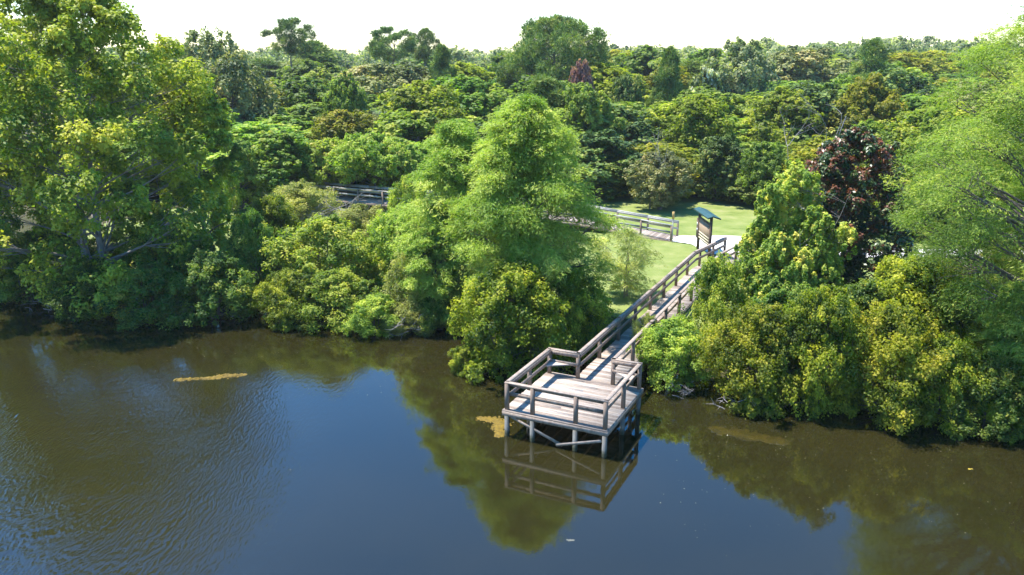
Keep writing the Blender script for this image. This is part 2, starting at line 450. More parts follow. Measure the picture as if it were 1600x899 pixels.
# two triangular corner seats
for tri in ([(.075, D - .62), (.92, D - .075), (.075, D - .075)], [(W - .075, D - .075), (W - .95, D - .075), (W - .075, D - .62)]):
    b = MB(); z0, z1 = DZ + .50, DZ + .545
    # the seat proper: a triangular slab with a bit of thickness
    v = [(x, yy, z0) for x, yy in tri] + [(x, yy, z1) for x, yy in tri]
    me = bpy.data.meshes.new('corner_seat')
    me.from_pydata(v, [], [(2, 1, 0), (3, 4, 5), (0, 1, 4, 3), (1, 2, 5, 4), (2, 0, 3, 5)])
    a = me.attributes.new('tint', 'FLOAT', 'FACE'); a.data.foreach_set('value', [.8] * 5)
    me.materials.append(M['deck']); me.update()
    s_o = link('corner_seat', me, dock)

# walkway
def walk_uv(v, side):
    """edge line of the walkway; it turns slightly right near its end"""
    if v <= BV: return ((LU if side < 0 else RU), v)
    t = (v - BV) / (27.1 - BV)
    return ((LU + .8 * t if side < 0 else RU + .72 * t), v)


b = MB(); v = D + .15; k = 0
while v < 27.4:
    a0, a1 = walk_uv(v, -1), walk_uv(v, 1)
    b.box(a0[0] - .1 + jit(.015), a1[0] + .1 + jit(.015), v, v + .138, DZ - .038, DZ + jit(.004), random.random())
    v += .145
b.build('walkway_deck', M['deck'], dock)
for sd in (-1, 1):
    b = MB()
    for va, vb in ((D + .2, BV), (BV, 27.3)):
        pa, pb = walk_uv(va, sd), walk_uv(vb, sd)
        b.beam((pa[0] + sd * .09, pa[1], DZ - .13), (pb[0] + sd * .09, pb[1], DZ - .13), .045, .17, .4)
    b.build('stringer', M['rail'], dock)
lv = [D + 2.43 * k for k in range(1, 8)]
for sd in (-1, 1):
    vv_ = lv + [23.2, 25.2, 27.1]
    for v in vv_:
        p = walk_uv(v, sd); post(p[0], p[1])
        if v < 13:
            link('pile', pile_me, dock, (p[0], p[1], 0))
    knots = [D] + lv[1::2] + [BV, 27.1]
    pts = [walk_uv(v, sd) for v in knots]
    rail(pts, 1 if sd > 0 else -1)


# ------------------------------------------------------------------ boardwalk behind
bw = empty('boardwalk', (OX, OY, 0), -PSI)
tag(bw, 'grey railed boardwalk ramping up from the pale path and running back behind the cypresses', 'boardwalk')
BF, BB = 29.55, 31.2


def bz(u):  # deck height along it
    return float(np.interp(-u, [2.1, 9.5, 40], [.97, 1.55, 1.6]))


def bend(u):  # gentle drift of the line
    return float(np.interp(-u, [2.1, 4.3, 9, 28, 40], [0, .15, .35, .2, 0]))


b = MB(); u = -2.1
while u > -36:
    z = bz(u - .07)
    o_ = bend(u)
    b.box(u - .138, u, BF - .08 + o_, BB + .08 + o_, z - .04, z + jit(.004), random.random()); u -= .145
b.build('boardwalk_deck', M['deck'], bw)
us_b = [-2.1, -4.3, -6.6, -9.0, -11.4, -13.8, -16.2, -18.6, -21.0, -23.4, -25.8, -28.2, -30.6, -33, -35.4]
for vv in (BF, BB):
    for i, u in enumerate(us_b):
        z = bz(u); b = MB(); b.box(-.06, .06, -.06, .06, .7, z + 1.0); b.build('post', M['post'], bw, (u, vv + bend(u), 0))
    for i in range(0, len(us_b) - 1):
        p, q = us_b[i], us_b[i + 1]
        for nm, dz, w, h in (('top_rail', 1.03, .15, .045), ('middle_rail', .52, .04, .13), ('upper_rail', .93, .04, .13)):
            off = 0 if nm == 'top_rail' else (.082 if vv == BF else -.082)
            b = MB(); b.beam((p + (.06 if i == 0 else 0), vv + off + bend(p), bz(p) + dz), (q, vv + off + bend(q), bz(q) + dz), w, h, .7); b.build(nm, M['greyrail'], bw)
    b = MB()
    for i in range(len(us_b) - 1):
        p, q = us_b[i], us_b[i + 1]
        b.beam((p, vv + bend(p) + (-.1 if vv == BF else .1), bz(p) - .14), (q, vv + bend(q) + (-.1 if vv == BF else .1), bz(q) - .14), .04, .18, .4)
    b.build('stringer', M['rail'], bw)

# ------------------------------------------------------------------ kiosk
kl, kr = Vector(uv2w(.09, 28.1, 0)), Vector(uv2w(1.33, 25.85, 0))
kd = (kr - kl); klen = kd.length; kang = math.atan2(kd.y, kd.x)
kz = .88
kio = empty('trail_kiosk', (kl.x, kl.y, kz), kang)     # local x runs along the board
tag(kio, 'brown trailhead notice board on two posts under a small teal gabled roof', 'notice board')
for xx in (0, klen):
    b = MB(); b.box(-.075, .075, -.075, .075, -.2, 2.62); b.build('post', M['brownpost'], kio, (xx, 0, 0))
b = MB(); b.box(.08, klen - .08, -.035, .035, .78, 2.1); b.build('board_panel', M['panel'], kio)
for zz in (.82, 1.0, 1.18):
    b = MB(); b.box(.16, klen - .16, -.047, -.038, zz, zz + .11); b.build('cream_strip', M['cream'], kio)
b = MB(); b.box(.0, klen, -.05, .05, 2.1, 2.2); b.build('header_board', M['brownpost'], kio)
b = MB(); b.box(-.5, -.09, -.03, .03, .7, 2.0); sp = b.build('side_board', M['brownpost'], kio)
b = MB(); b.box(-.42, -.26, -.042, -.032, 1.55, 1.75); b.box(-.38, -.22, -.042, -.032, 1.2, 1.36); b.build('notice', M['white'], sp)
rv = []
for xx in (-.35, klen + .35):
    rv += [(xx, -.32, 2.65), (xx, 0, 2.76), (xx, .5, 2.60), (xx, -.32, 2.57), (xx, 0, 2.68), (xx, .5, 2.52)]
me = bpy.data.meshes.new('roof')
me.from_pydata(rv, [], [(0, 6, 7, 1), (1, 7, 8, 2), (3, 4, 10, 9), (4, 5, 11, 10), (0, 3, 9, 6), (2, 8, 11, 5), (0, 1, 4, 3), (1, 2, 5, 4), (6, 9, 10, 7), (7, 10, 11, 8)])
me.materials.append(M['teal']); me.update(); link('roof', me, kio)

# marker pole beside the ramp
mpx = x_at(1050, 54.0, 1.0)
pole = empty('marker_pole', (mpx, 54.0, .9))
tag(pole, 'thin grey pole with a tan top at the foot of the boardwalk ramp', 'pole')
b = MB(); b.box(-.03, .03, -.03, .03, -.1, 1.62); b.build('pole_shaft', M['greypole'], pole)
b = MB(); b.box(-.075, .075, -.05, .05, 1.62, 2.1); b.build('pole_cap', M['tan'], pole)


# ------------------------------------------------------------------ foliage
def unit(a): return a / (np.linalg.norm(a, axis=-1, keepdims=True) + 1e-9)


def leaf_quads(c, n, Lf, Wf, rng, axis=None, jitter=.3):
    N = len(c)
    if axis is None:
        t = np.cross(n, rng.normal(size=(N, 3)))
    else:
        t = axis + rng.normal(size=(N, 3)) * jitter
        t = t - n * (t * n).sum(1, keepdims=True)
    t = unit(t); b_ = np.cross(n, t)
    s = rng.uniform(.7, 1.3, (N, 1))
    L2 = t * Lf * .5 * s; W2 = b_ * Wf * .5 * s
    fold = n * (Wf * .18) * s
    v = np.stack([c - L2, c + W2 + fold - L2 * .1, c + L2, c - W2 + fold - L2 * .1], 1).reshape(-1, 3)
    f = np.arange(N * 4).reshape(-1, 4)
    return v, f


def env_r(t, kind):
    if kind == 'dome': return np.sqrt(np.clip(1 - t ** 2.3, 0, 1)) * (.72 + .28 * np.clip(t / .3, 0, 1))
    if kind == 'round': return np.sqrt(np.clip(1 - (2 * t - 1) ** 2, 0, 1)) ** .85
    if kind == 'cone': return np.clip(1 - t, 0, 1) ** .72 * np.clip(.62 + 2.2 * t, 0, 1)
    if kind == 'spire': return np.interp(t, [0, .12, .35, .6, .8, .92, 1], [.72, .95, 1., .88, .60, .38, .10])
    if kind == 'broadcone': return np.clip(1 - t, 0, 1) ** .5 * np.clip(.75 + 1.2 * t, 0, 1)
    if kind == 'tree': return np.sqrt(np.clip(1 - (1.25 * t - .35) ** 2 / .82, 0, 1)) * np.clip(.55 + 2 * t, 0, 1)
    if kind == 'umbrella': return np.clip(1 - t ** 3, 0, 1) ** .5 * np.clip(.45 + 1.1 * t, 0, 1)
    if kind == 'column': return np.clip(1 - t ** 2, 0, 1) ** .5 * .9
    return np.ones_like(t)


def crown(seed, R, H, z0, kind, n1=26, n2=11, n3=60, s1=.30, s2=.36, leaf=(.2, .13), style='leaf', tip=.12, flat=.72,
          up=.45, rust=0., vstretch=1., noise1=.22, inner=.25, spreadx=1.0):
    """limb-sized clumps -> twig-sized clumps -> leaves. Returns verts, faces, tint, limb ends"""
    rng = np.random.default_rng(seed)
    i = np.arange(n1)
    t = (i + rng.uniform(.1, .9, n1)) / n1
    t = t ** (.85 if kind in ('cone', 'dome') else 1.)
    ang = i * 2.39996 + rng.uniform(-.5, .5, n1)
    lump = 1 + .22 * np.sin(ang * 2 + rng.uniform(0, 6)) * np.sin(t * 5 + rng.uniform(0, 6)) + rng.normal(0, .10, n1)
    rad = env_r(t, kind) * lump
    rad = rad * np.where(rng.random(n1) < inner, rng.uniform(.1, .6, n1), rng.uniform(.72, 1.0, n1))
    r1 = R * s1 * rng.uniform(.75, 1.3, n1) * np.clip(.55 + .55 * env_r(t, kind), .4, 1)
    c1 = np.stack([np.cos(ang) * rad * (R - r1 * .6) * spreadx, np.sin(ang) * rad * (R - r1 * .6), z0 + t * (H - z0 - r1 * .5)], 1)
    g1 = rng.normal(0, noise1, n1)
    # twig clumps
    k = np.repeat(np.arange(n1), n2)
    d = unit(rng.normal(size=(len(k), 3)) + unit(c1 - np.array([0, 0, z0 + .25 * (H - z0)]))[k] * .75 + np.array([0, 0, .25]))
    rr = r1[k, None] * rng.uniform(.45, 1.08, (len(k), 1))
    c2 = c1[k] + d * rr * np.array([1, 1, flat])
    c2[:, 2] = np.maximum(c2[:, 2], z0 * .6 + .08)
    r2 = r1[k] * s2 * rng.uniform(.65, 1.35, len(k))
    g2 = g1[k] + rng.normal(0, .14, len(k))
    tipm = rng.random(len(k)) < tip * (1 + .0 * d[:, 2])
    g2 = np.where(tipm, g2 + rng.uniform(.25, .45, len(k)), g2)
    if rust:
        zz = (c2[:, 2] - z0) / (H - z0)
        rm = rng.random(len(k)) < rust * np.clip(zz * 1.7 - .35, .05, 1)
        g2 = np.where(rm, rng.uniform(.25, .42, len(k)), np.minimum(g2, .1))
    # leaves
    m = np.repeat(np.arange(len(k)), n3)
    e = unit(rng.normal(size=(len(m), 3)) + np.array([0, 0, .2]))
    q = rng.uniform(.35, 1.1, (len(m), 1))
    if style == 'spray':     # feathery: needles spread along drooping flat sprays
        out = c2 - np.array([0, 0, 1.]) * 0
        out = np.stack([c2[:, 0], c2[:, 1], np.full(len(c2), .0)], 1); out = unit(out + rng.normal(0, .35, out.shape) * np.linalg.norm(out, axis=1, keepdims=True)[:, :1] * .6)
        ax = unit(out + np.array([0, 0, -.12]))
        sd = unit(np.cross(ax, np.array([0, 0, 1.])))
        a = rng.uniform(-1.0, 1.0, (len(m), 1)); bq = rng.normal(0, .42, (len(m), 1)); cq = rng.normal(0, .16, (len(m), 1))
        rm_ = r2[m, None] * 1.25
        p = c2[m] + ax[m] * a * rm_ * 1.15 + sd[m] * bq * rm_ * (1.1 - .5 * a) + np.array([0, 0, 1.]) * (cq * rm_ - .22 * a * np.abs(a) * rm_ - .1 * bq ** 2 * rm_)
        n = unit(np.array([0, 0, 1.]) * .75 + rng.normal(0, .5, (len(m), 3)) + .25 * unit(p - np.array([0, 0, z0 + .4 * (H - z0)])))
        axis = ax[m] + sd[m] * np.sign(bq) * .9 + np.array([0, 0, -.35])
        v, f = leaf_quads(p, n, leaf[0], leaf[1], rng, axis, .35)
    elif style == 'needle':
        p = c2[m] + e * (r2[m, None] * .55) * q
        n = unit(np.cross(e, rng.normal(size=e.shape)))
        v, f = leaf_quads(p + e * leaf[0] * .3, n, leaf[0], leaf[1], rng, e + np.array([0, 0, .25]), .2)
    else:
        sc = np.array([1, 1, flat * vstretch])
        p = c2[m] + e * r2[m, None] * q * sc
        n = unit(.55 * e + .3 * d[m] + np.array([0, 0, up]) + rng.normal(0, .42, (len(m), 3)))
        v, f = leaf_quads(p, n, leaf[0], leaf[1], rng)
    kr = R / max(np.percentile(np.hypot(v[:, 0] / spreadx, v[:, 1]), 98.5), 1e-3)
    kz = (H - z0) / max(np.percentile(v[:, 2], 99.7) - z0, 1e-3)
    for arr in (v, c1, c2):
        arr[:, :2] *= kr; arr[:, 2] = np.where(arr[:, 2] > z0, z0 + (arr[:, 2] - z0) * kz, arr[:, 2])
    tint = np.clip(.42 + g2[m] + rng.normal(0, .10, len(m)), 0, 1)
    return v, f, tint, c1, c2


def trunk_mesh(name, seed, H, z0, c1, c2, n2, mat, r0=.2, stems=1, twigs=.35, spread=.1, base=-.35):
    rng = np.random.default_rng(seed + 991)
    tb = TB()
    axes = []
    for s in range(stems):
        a = rng.uniform(0, 6.28); sp = spread * (0 if stems == 1 else 1)
        bx, by = np.cos(a) * sp, np.sin(a) * sp
        n = 8; zz = np.linspace(base, H * .86, n)
        lean = rng.normal(0, .03 if stems == 1 else .10, 2) * H
        w = np.cumsum(rng.normal(0, .012 * H, (n, 2)), 0)
        k = ((zz - base) / (H * .86 - base))[:, None]
        xy = np.array([[bx, by]]) * (1 + 2 * k) + lean * k ** 1.3 + w * k
        pts = np.column_stack([xy, zz]); rad = r0 * (1 - .88 * k[:, 0]) * (1 + .5 * np.exp(-(zz - base) / .5)) / (1 if stems == 1 else 1.5)
        tb.add(pts, rad, 7); axes.append((pts, rad))
    for i, c in enumerate(c1):
        pts, rad = axes[rng.integers(len(axes))]
        hz = np.clip(c[2] - (.18 + .35 * rng.random()) * np.linalg.norm(c[:2]) - .1 * H * rng.random(), base + .4, H * .8)
        s = np.array([np.interp(hz, pts[:, 2], pts[:, 0]), np.interp(hz, pts[:, 2], pts[:, 1]), hz])
        r = float(np.interp(hz, pts[:, 2], rad)) * rng.uniform(.35, .55)
        mid = s + (c - s) * .5 + rng.normal(0, .06, 3) * np.linalg.norm(c - s) + np.array([0, 0, .05 * np.linalg.norm(c - s)])
        tk = np.linspace(0, 1, 6)[:, None]
        pl = (1 - tk) ** 2 * s + 2 * tk * (1 - tk) * mid + tk ** 2 * c
        tb.add(pl, np.linspace(r, max(.008, r * .28), 6), 5)
        for j in range(n2):
            if rng.random() < twigs:
                e = c2[i * n2 + j]
                st = pl[rng.integers(3, 6)]
                mm = (st + e) / 2 + rng.normal(0, .05, 3) * np.linalg.norm(e - st)
                tb.add([st, mm, e], [max(.007, r * .26), max(.006, r * .17), .004], 4)
    return tb.mesh(name, mat)


PRESET = {
    # broadleaf forms
    'myrtle': dict(kind='dome', flat=1., n1=46, n2=14, n3=64, s1=.30, s2=.34, leaf=(.14, .085), tip=.2, mat='myrtle', noise1=.2, stems=4, z0=.05, bark='bark'),
    'bright': dict(kind='dome', flat=.95, n1=34, n2=13, n3=60, s1=.34, leaf=(.16, .10), tip=.22, mat='bright', stems=3, z0=.05, bark='bark'),
    'greybush': dict(kind='dome', flat=1., n1=36, n2=14, n3=62, s1=.33, leaf=(.14, .07), tip=.12, mat='greybush', stems=4, z0=.05, bark='palebark'),
    'shade': dict(kind='dome', flat=1., n1=38, n2=13, n3=58, s1=.33, leaf=(.16, .10), tip=.08, mat='shade', stems=3, z0=.05, bark='bark'),
}

_cache = {}


def foliage_proto(key, variant=0):
    """one crown mesh and one trunk mesh of a preset, in metres for R=3, H=4.5"""
    kk = (key, variant)
    if kk not in _cache:
        P = dict(PRESET[key]); R, H = P.pop('R', 3.0), P.pop('H', 4.5)
        mat, stems, z0, bark = P.pop('mat'), P.pop('stems', 1), P.pop('z0'), P.pop('bark', 'bark')
        r0 = P.pop('r0', .10); tw = P.pop('twigs', .35)
        v, f, tint, c1, c2 = crown(hash_(key) + variant * 17, R, H, z0, **P)
        cm = mesh_np(key + '_crown', v, f, M[mat], tint)
        tm = trunk_mesh(key + '_trunk', variant, H, z0, c1, c2, P.get('n2', 11), M[bark], r0=r0, stems=stems, spread=.25, twigs=tw)
        _cache[kk] = (cm, tm, R, H)
    return _cache[kk]


def hash_(s):
    h = 0
    for ch in s: h = (h * 31 + ord(ch)) % 100003
    return h


def plant(name, key, variant, x, y, R, H, label, cat, group=None, rz=None, zb=None, parts=('crown', 'trunk'), Ry=None):
    cm, tm, R0, H0 = foliage_proto(key, variant)
    z = max(float(ground_z(x, y)), .02) if zb is None else zb
    root = empty(name, (x, y, z), random.uniform(0, 6.28) if rz is None else rz)
    s = (R / R0, (Ry or R) / R0, H / H0)
    for nm, me in zip(parts, (cm, tm)):
        o = link(nm, me, root); o.scale = s
    tag(root, label, cat, group)
    return root


def at_px(px, y, top, width, zb=None):
    """metric place and size of a plant seen at photo column px, y metres out, with its top at row top"""
    z0 = 0.9
    x = x_at(px, y, 2.5)
    zb = max(float(ground_z(x, y)), .02) if zb is None else zb
    R = width / 2 / F_PX * depth(y, 3.0)
    H = z_at(top, y) - zb
    return x, y, R, H


SHR = ('crown', 'trunk')
NEAR = [  # preset, variant, column, distance, top row, width, name, label
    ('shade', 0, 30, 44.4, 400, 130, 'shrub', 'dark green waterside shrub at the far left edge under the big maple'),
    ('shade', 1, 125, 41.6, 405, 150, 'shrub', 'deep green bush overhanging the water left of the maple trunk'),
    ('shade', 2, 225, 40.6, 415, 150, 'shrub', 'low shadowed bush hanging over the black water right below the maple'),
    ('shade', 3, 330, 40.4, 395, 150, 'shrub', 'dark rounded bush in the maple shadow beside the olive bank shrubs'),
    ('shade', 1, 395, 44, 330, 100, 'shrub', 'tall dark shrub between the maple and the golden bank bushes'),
    ('myrtle', 0, 455, 39.9, 425, 130, 'shrub', 'yellow olive bush spreading over the water left of the pale overhanging bush'),
    ('bright', 0, 585, 38.2, 462, 105, 'shrub', 'small bright green bush drooping to the water below the grey green shrub'),
    ('greybush', 0, 655, 39.8, 392, 140, 'shrub', 'grey green loose shrub on the bank just left of the cypress pair'),
    ('bright', 2, 505, 43.2, 340, 200, 'shrub', 'broad light yellow green bush in the middle of the left bank'),
    ('myrtle', 2, 430, 48.5, 308, 115, 'shrub', 'golden olive bush right below the grey fallen branches'),
    ('greybush', 1, 570, 49, 322, 150, 'shrub', 'pale olive shrub in front of the distant shaded boardwalk'),
    ('bright', 1, 615, 44.5, 332, 120, 'shrub', 'light yellow green bush touching the left side of the cypress pair'),
    ('bright', 2, 640, 53, 275, 80, 'shrub', 'tall narrow yellow green shrub at the right end of the shaded boardwalk'),
    ('greybush', 2, 470, 59, 285, 120, 'shrub', 'loose pale bush mixed with bare branches left of the shaded boardwalk'),
    ('myrtle', 3, 800, 33.4, 412, 200, 'shrub', 'large dark olive wax myrtle in front of the taller cypress'),
    ('myrtle', 1, 738, 33.0, 535, 75, 'shrub', 'small olive bush leaning out over the water left of the dock'),
    ('myrtle', 0, 895, 35.0, 422, 130, 'shrub', 'olive bush with leaning bare stems between the cypress and the walkway'),
    ('shade', 2, 925, 35.2, 520, 80, 'shrub', 'low green bush tucked under the left rail of the walkway'),
    ('bright', 0, 525, 39.6, 425, 135, 'shrub', 'light green bush hanging over the water right of the left bank olive bush'),
    ('shade', 3, 690, 38.6, 455, 100, 'shrub', 'green bush at the waterline under the low young cypress'),
    ('greybush', 1, 635, 38.3, 478, 95, 'shrub', 'small grey green bush with bare twigs dipping into the water left of the young cypress'),
    ('myrtle', 3, 1468, 36.5, 401, 125, 'shrub', 'olive bush before the pale path under the right cypress limbs'),
    ('greybush', 0, 1545, 35.5, 372, 130, 'shrub', 'pale green bush half hidden by the right cypress, covering the path'),
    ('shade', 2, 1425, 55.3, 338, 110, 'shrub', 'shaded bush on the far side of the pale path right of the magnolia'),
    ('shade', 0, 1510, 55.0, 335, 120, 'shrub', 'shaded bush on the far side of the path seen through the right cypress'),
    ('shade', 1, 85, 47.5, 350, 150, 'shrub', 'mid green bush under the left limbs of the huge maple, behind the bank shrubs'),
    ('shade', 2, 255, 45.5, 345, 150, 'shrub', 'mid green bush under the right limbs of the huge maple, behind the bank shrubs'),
    ('bright', 3, 1052, 31.9, 500, 140, 'shrub', 'light green leafy bush beside the right edge of the dock'),
    ('greybush', 3, 1015, 34.0, 492, 70, 'shrub', 'small pale grey green bush leaning across the walkway rail'),
    ('bright', 1, 1118, 34.4, 402, 110, 'shrub', 'dense leafy green bush pressed against the right rail of the walkway'),
    ('myrtle', 3, 1430, 33.4, 404, 190, 'shrub', 'tall olive wax myrtle right of the dark magnolia'),
    ('myrtle', 1, 1505, 31.8, 445, 130, 'shrub', 'olive bush squeezed between the tall wax myrtle and the right cypress'),
    ('myrtle', 0, 1185, 30.0, 480, 180, 'shrub', 'wide olive bush over the water below the yellow tipped sapling'),
    ('myrtle', 2, 1285, 29.3, 452, 180, 'shrub', 'big olive wax myrtle at the waterline in the middle of the right bank'),
    ('myrtle', 3, 1395, 28.6, 480, 190, 'shrub', 'rounded olive bush over the black water right of the middle wax myrtle'),
    ('myrtle', 0, 1490, 28.0, 530, 140, 'shrub', 'lowest olive bush at the waterline beside the drooping cypress boughs'),
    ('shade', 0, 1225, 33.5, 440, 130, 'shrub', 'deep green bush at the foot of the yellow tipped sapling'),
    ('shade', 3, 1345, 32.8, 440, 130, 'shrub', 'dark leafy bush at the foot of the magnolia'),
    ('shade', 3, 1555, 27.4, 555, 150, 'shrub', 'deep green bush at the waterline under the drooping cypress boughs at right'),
    ('myrtle', 1, 1608, 27.0, 575, 120, 'shrub', 'olive bush at the water cut by the right edge of the picture'),
    ('shade', 1, 1580, 29.2, 600, 120, 'shrub', 'dark bush at the water under the right cypress'),
]
for (key, var, px, yy, top, wd, nm, lab) in NEAR:
    x, y, R, H = at_px(px, yy, top, wd)
    plant(nm, key, var, x, y, R, H, lab, 'shrub', 'shrubs along the pond bank')


def own_tree(name, label, x, y, R, H, mat, bark, seed, r0=.25, stems=1, z0=1., cat='tree', group=None, twigs=.3, spread=.3, **kw):
    zb = float(ground_z(x, y))
    root = empty(name, (x, y, zb))
    v, f, tint, c1, c2 = crown(seed, R, H, z0, **kw)
    link('crown', mesh_np(name + '_crown', v, f, M[mat], tint), root)
    link('trunk', trunk_mesh(name + '_trunk', seed, H, z0, c1, c2, kw.get('n2', 11), M[bark], r0=r0, stems=stems, twigs=twigs, spread=spread), root)
    tag(root, label, cat, group)
    return root


# the big maples at the left
x, y, R, H = at_px(145, 44.5, -35, 432)
own_tree('maple_tree', 'huge yellow tipped maple with grey limbs showing, rising out of frame on the left bank', x, y, R, H, 'maple', 'palebark', 11, r0=.34, stems=3, spread=.5,
         z0=.6, kind='dome', n1=95, n2=19, n3=66, s1=.20, s2=.30, flat=.9, leaf=(.20, .135), tip=.26, twigs=.5, inner=.2, noise1=.16)
x, y, R, H = at_px(-10, 49, -60, 300)
own_tree('maple_tree', 'tall maple cut by the left edge of the picture', x, y, R, H, 'maple', 'palebark', 12, r0=.28, stems=2, spread=.4,
         z0=.6, kind='dome', n1=54, n2=17, n3=62, s1=.24, s2=.30, flat=.9, leaf=(.21, .14), tip=.24, twigs=.4, noise1=.16)
x, y, R, H = at_px(318, 50, 95, 150)
own_tree('maple_tree', 'smaller maple at the right shoulder of the huge maple', x, y, R, H, 'maple', 'palebark', 13, r0=.16, stems=1,
         z0=.6, kind='dome', n1=46, n2=12, n3=58, s1=.27, flat=.9, leaf=(.24, .16), tip=.2, twigs=.3, noise1=.16)
# the cypresses
CY = dict(kind='cone', style='spray', leaf=(.19, .042), s1=.30, s2=.38, flat=.5, tip=.1, up=.6, noise1=.13, inner=.3)
x, y, R, H = at_px(822, 37.0, 156, 245)
own_tree('cypress_tree', 'taller feathery light green cypress in the middle of the bank', x, y, R, H, 'cypress', 'bark', 21, r0=.2, z0=2.4, n1=100, n2=22, n3=82, **dict(CY, kind='spire', noise1=.2))
x, y, R, H = at_px(720, 41.2, 192, 222)
own_tree('cypress_tree', 'shorter feathery cypress on the left of the tallest bank cypress', x, y, R, H, 'cypress', 'bark', 22, r0=.17, z0=.4, n1=90, n2=21, n3=80, **dict(CY, kind='broadcone', noise1=.2))
x, y, R, H = at_px(684, 39.4, 352, 125)
own_tree('cypress_tree', 'low bright young cypress in front of the shorter bank cypress', x, y, R, H, 'cypress', 'bark', 26, r0=.08, z0=.3, n1=34, n2=14, n3=100, **dict(CY, kind='dome', s1=.34))
x, y, R, H = at_px(1640, 30, -35, 500)
own_tree('cypress_tree', 'large cypress with long bare limbs at the right edge of the picture', x, y, R, H, 'cypress_olive', 'bark', 23, r0=.3, z0=2.6, n1=150, n2=20, n3=90, twigs=.4,
         **dict(CY, kind='tree', s1=.22, s2=.36, flat=.6, noise1=.24, leaf=(.14, .03)))
x, y, R, H = at_px(1572, 28.6, 445, 150)
own_tree('cypress_tree', 'young pale cypress with drooping boughs over the water at right', x, y, R, H, 'cypress', 'bark', 24, r0=.1, z0=.4, n1=34, n2=14, n3=100, **dict(CY, s1=.36, leaf=(.16, .034)))
# wispy tree by the lawn
x, y, R, H = at_px(975, 41.3, 356, 120)
own_tree('willow_tree', 'thin wispy pale green willow leaning over the lawn beside the walkway', x, y, R, H, 'willow', 'palebark', 31, r0=.07, stems=3, spread=.2, z0=.5,
         kind='round', n1=22, n2=10, n3=46, s1=.30, s2=.45, leaf=(.26, .03), style='spray', twigs=.8, inner=.3)
# sapling and magnolia
SAP = dict(r0=.07, stems=2, spread=.2, z0=.5, kind='tree', n1=34, n2=20, n3=44, s1=.36, s2=.21, leaf=(.145, .095), tip=.24, vstretch=1.5, flat=1.1, noise1=.16, twigs=.4, inner=.15)
for px_, y_, top_, w_, sd__, lb_ in ((1228, 36.8, 256, 138, 41, 'tallest yellow tipped maple sapling with upright shoots, touching the dark magnolia'),
                                     (1192, 36.0, 290, 92, 43, 'yellow tipped maple sapling nearest the end of the walkway'),
                                     (1264, 35.4, 325, 110, 44, 'shorter yellow tipped maple sapling in front of the magnolia trunk'),
                                     (1212, 34.6, 365, 120, 45, 'lowest yellow tipped maple sapling among the olive bushes')):
    x, y, R, H = at_px(px_, y_, top_, w_)
    own_tree('sapling_tree', lb_, x, y, R, H, 'sapling', 'palebark', sd__, group='maple saplings', **SAP)
x, y, R, H = at_px(1316, 39, 203, 195)
own_tree('magnolia_tree', 'dark glossy magnolia with rusty brown upper leaves', x, y, R, H, 'magnolia', 'bark', 42, r0=.16, z0=.5,
         kind='tree', n1=64, n2=15, n3=62, s1=.30, s2=.30, leaf=(.20, .10), tip=0, rust=.62, twigs=.3, flat=.9)

# ------------------------------------------------------------------ bare branches and snags
def snag(name, label, cat, x, y, H, R, seed, lean=(0, 0), n=9, r0=.09, sprawl=False, zb=None):
    rng = np.random.default_rng(seed); tb = TB()
    zb = float(ground_z(x, y)) if zb is None else zb

    def grow(p, d, L, r, lev):
        k = 5; pts = [p]; dd = d.copy()
        for i in range(k):
            dd = unit(dd + rng.normal(0, .16, 3)); pts.append(pts[-1] + dd * L / k)
        tb.add(pts, np.linspace(r, r * .45, k + 1), 5)
        if lev:
            for j in range(rng.integers(2, 5)):
                a = pts[rng.integers(2, k + 1)]
                grow(a, unit(dd + rng.normal(0, .6, 3)), L * rng.uniform(.4, .7), r * .5, lev - 1)
    for i in range(n if sprawl else max(1, n // 4)):
        a = rng.uniform(0, 6.28)
        if sprawl:
            p0 = np.array([rng.uniform(-R, R), rng.uniform(-R, R) * .5, rng.uniform(0, H * .5)])
            grow(p0, unit(np.array([np.cos(a), np.sin(a) * .5, rng.uniform(-.1, .5)])), R * rng.uniform(.6, 1.1), r0 * rng.uniform(.4, 1), 1)
        else:
            grow(np.array([rng.normal(0, .1), rng.normal(0, .1), -.2]), unit(np.array([lean[0] + rng.normal(0, .15), lean[1] + rng.normal(0, .15), 1])), H * rng.uniform(.55, .75), r0, 3)
    o = link(name, tb.mesh(name, M['dead'])); o.location = (x, y, zb)
    tag(o, label, cat)
    return o


snag('fallen_branches', 'heap of bare grey fallen branches left of the shaded boardwalk', 'branches', x_at(482, 58.5, 2), 58.5, 2.6, 2.4, 51, sprawl=True, n=64, r0=.04, zb=1.1)
snag('dead_tree', 'bare grey snag standing above the pale yellowish shrub by the lawn edge', 'dead tree', x_at(1018, 66, 4), 66, 6.0, 2, 52, n=8, r0=.06)
snag('dead_tree', 'bleached forked snag in the wood above the magnolia', 'dead tree', x_at(1285, 70, 6), 70, 11.3, 3, 53, n=4, lean=(.1, 0), r0=.09)
snag('dead_tree', 'thin grey dead tree in the wood left of the forked snag', 'dead tree', x_at(1232, 68, 6), 68, 8.2, 3, 54, n=4, r0=.06)
snag('dead_tree', 'small pale dead tree in the wood near the right cypress', 'dead tree', x_at(1492, 95, 8), 95, 10.6, 3, 55, n=8, r0=.08)
snag('dead_branch', 'bare white branch reaching over the water at the foot of the right bank bushes', 'branch', x_at(1150, 28.6, .4), 28.6, .9, .55, 56, sprawl=True, n=7, r0=.03, zb=.1)

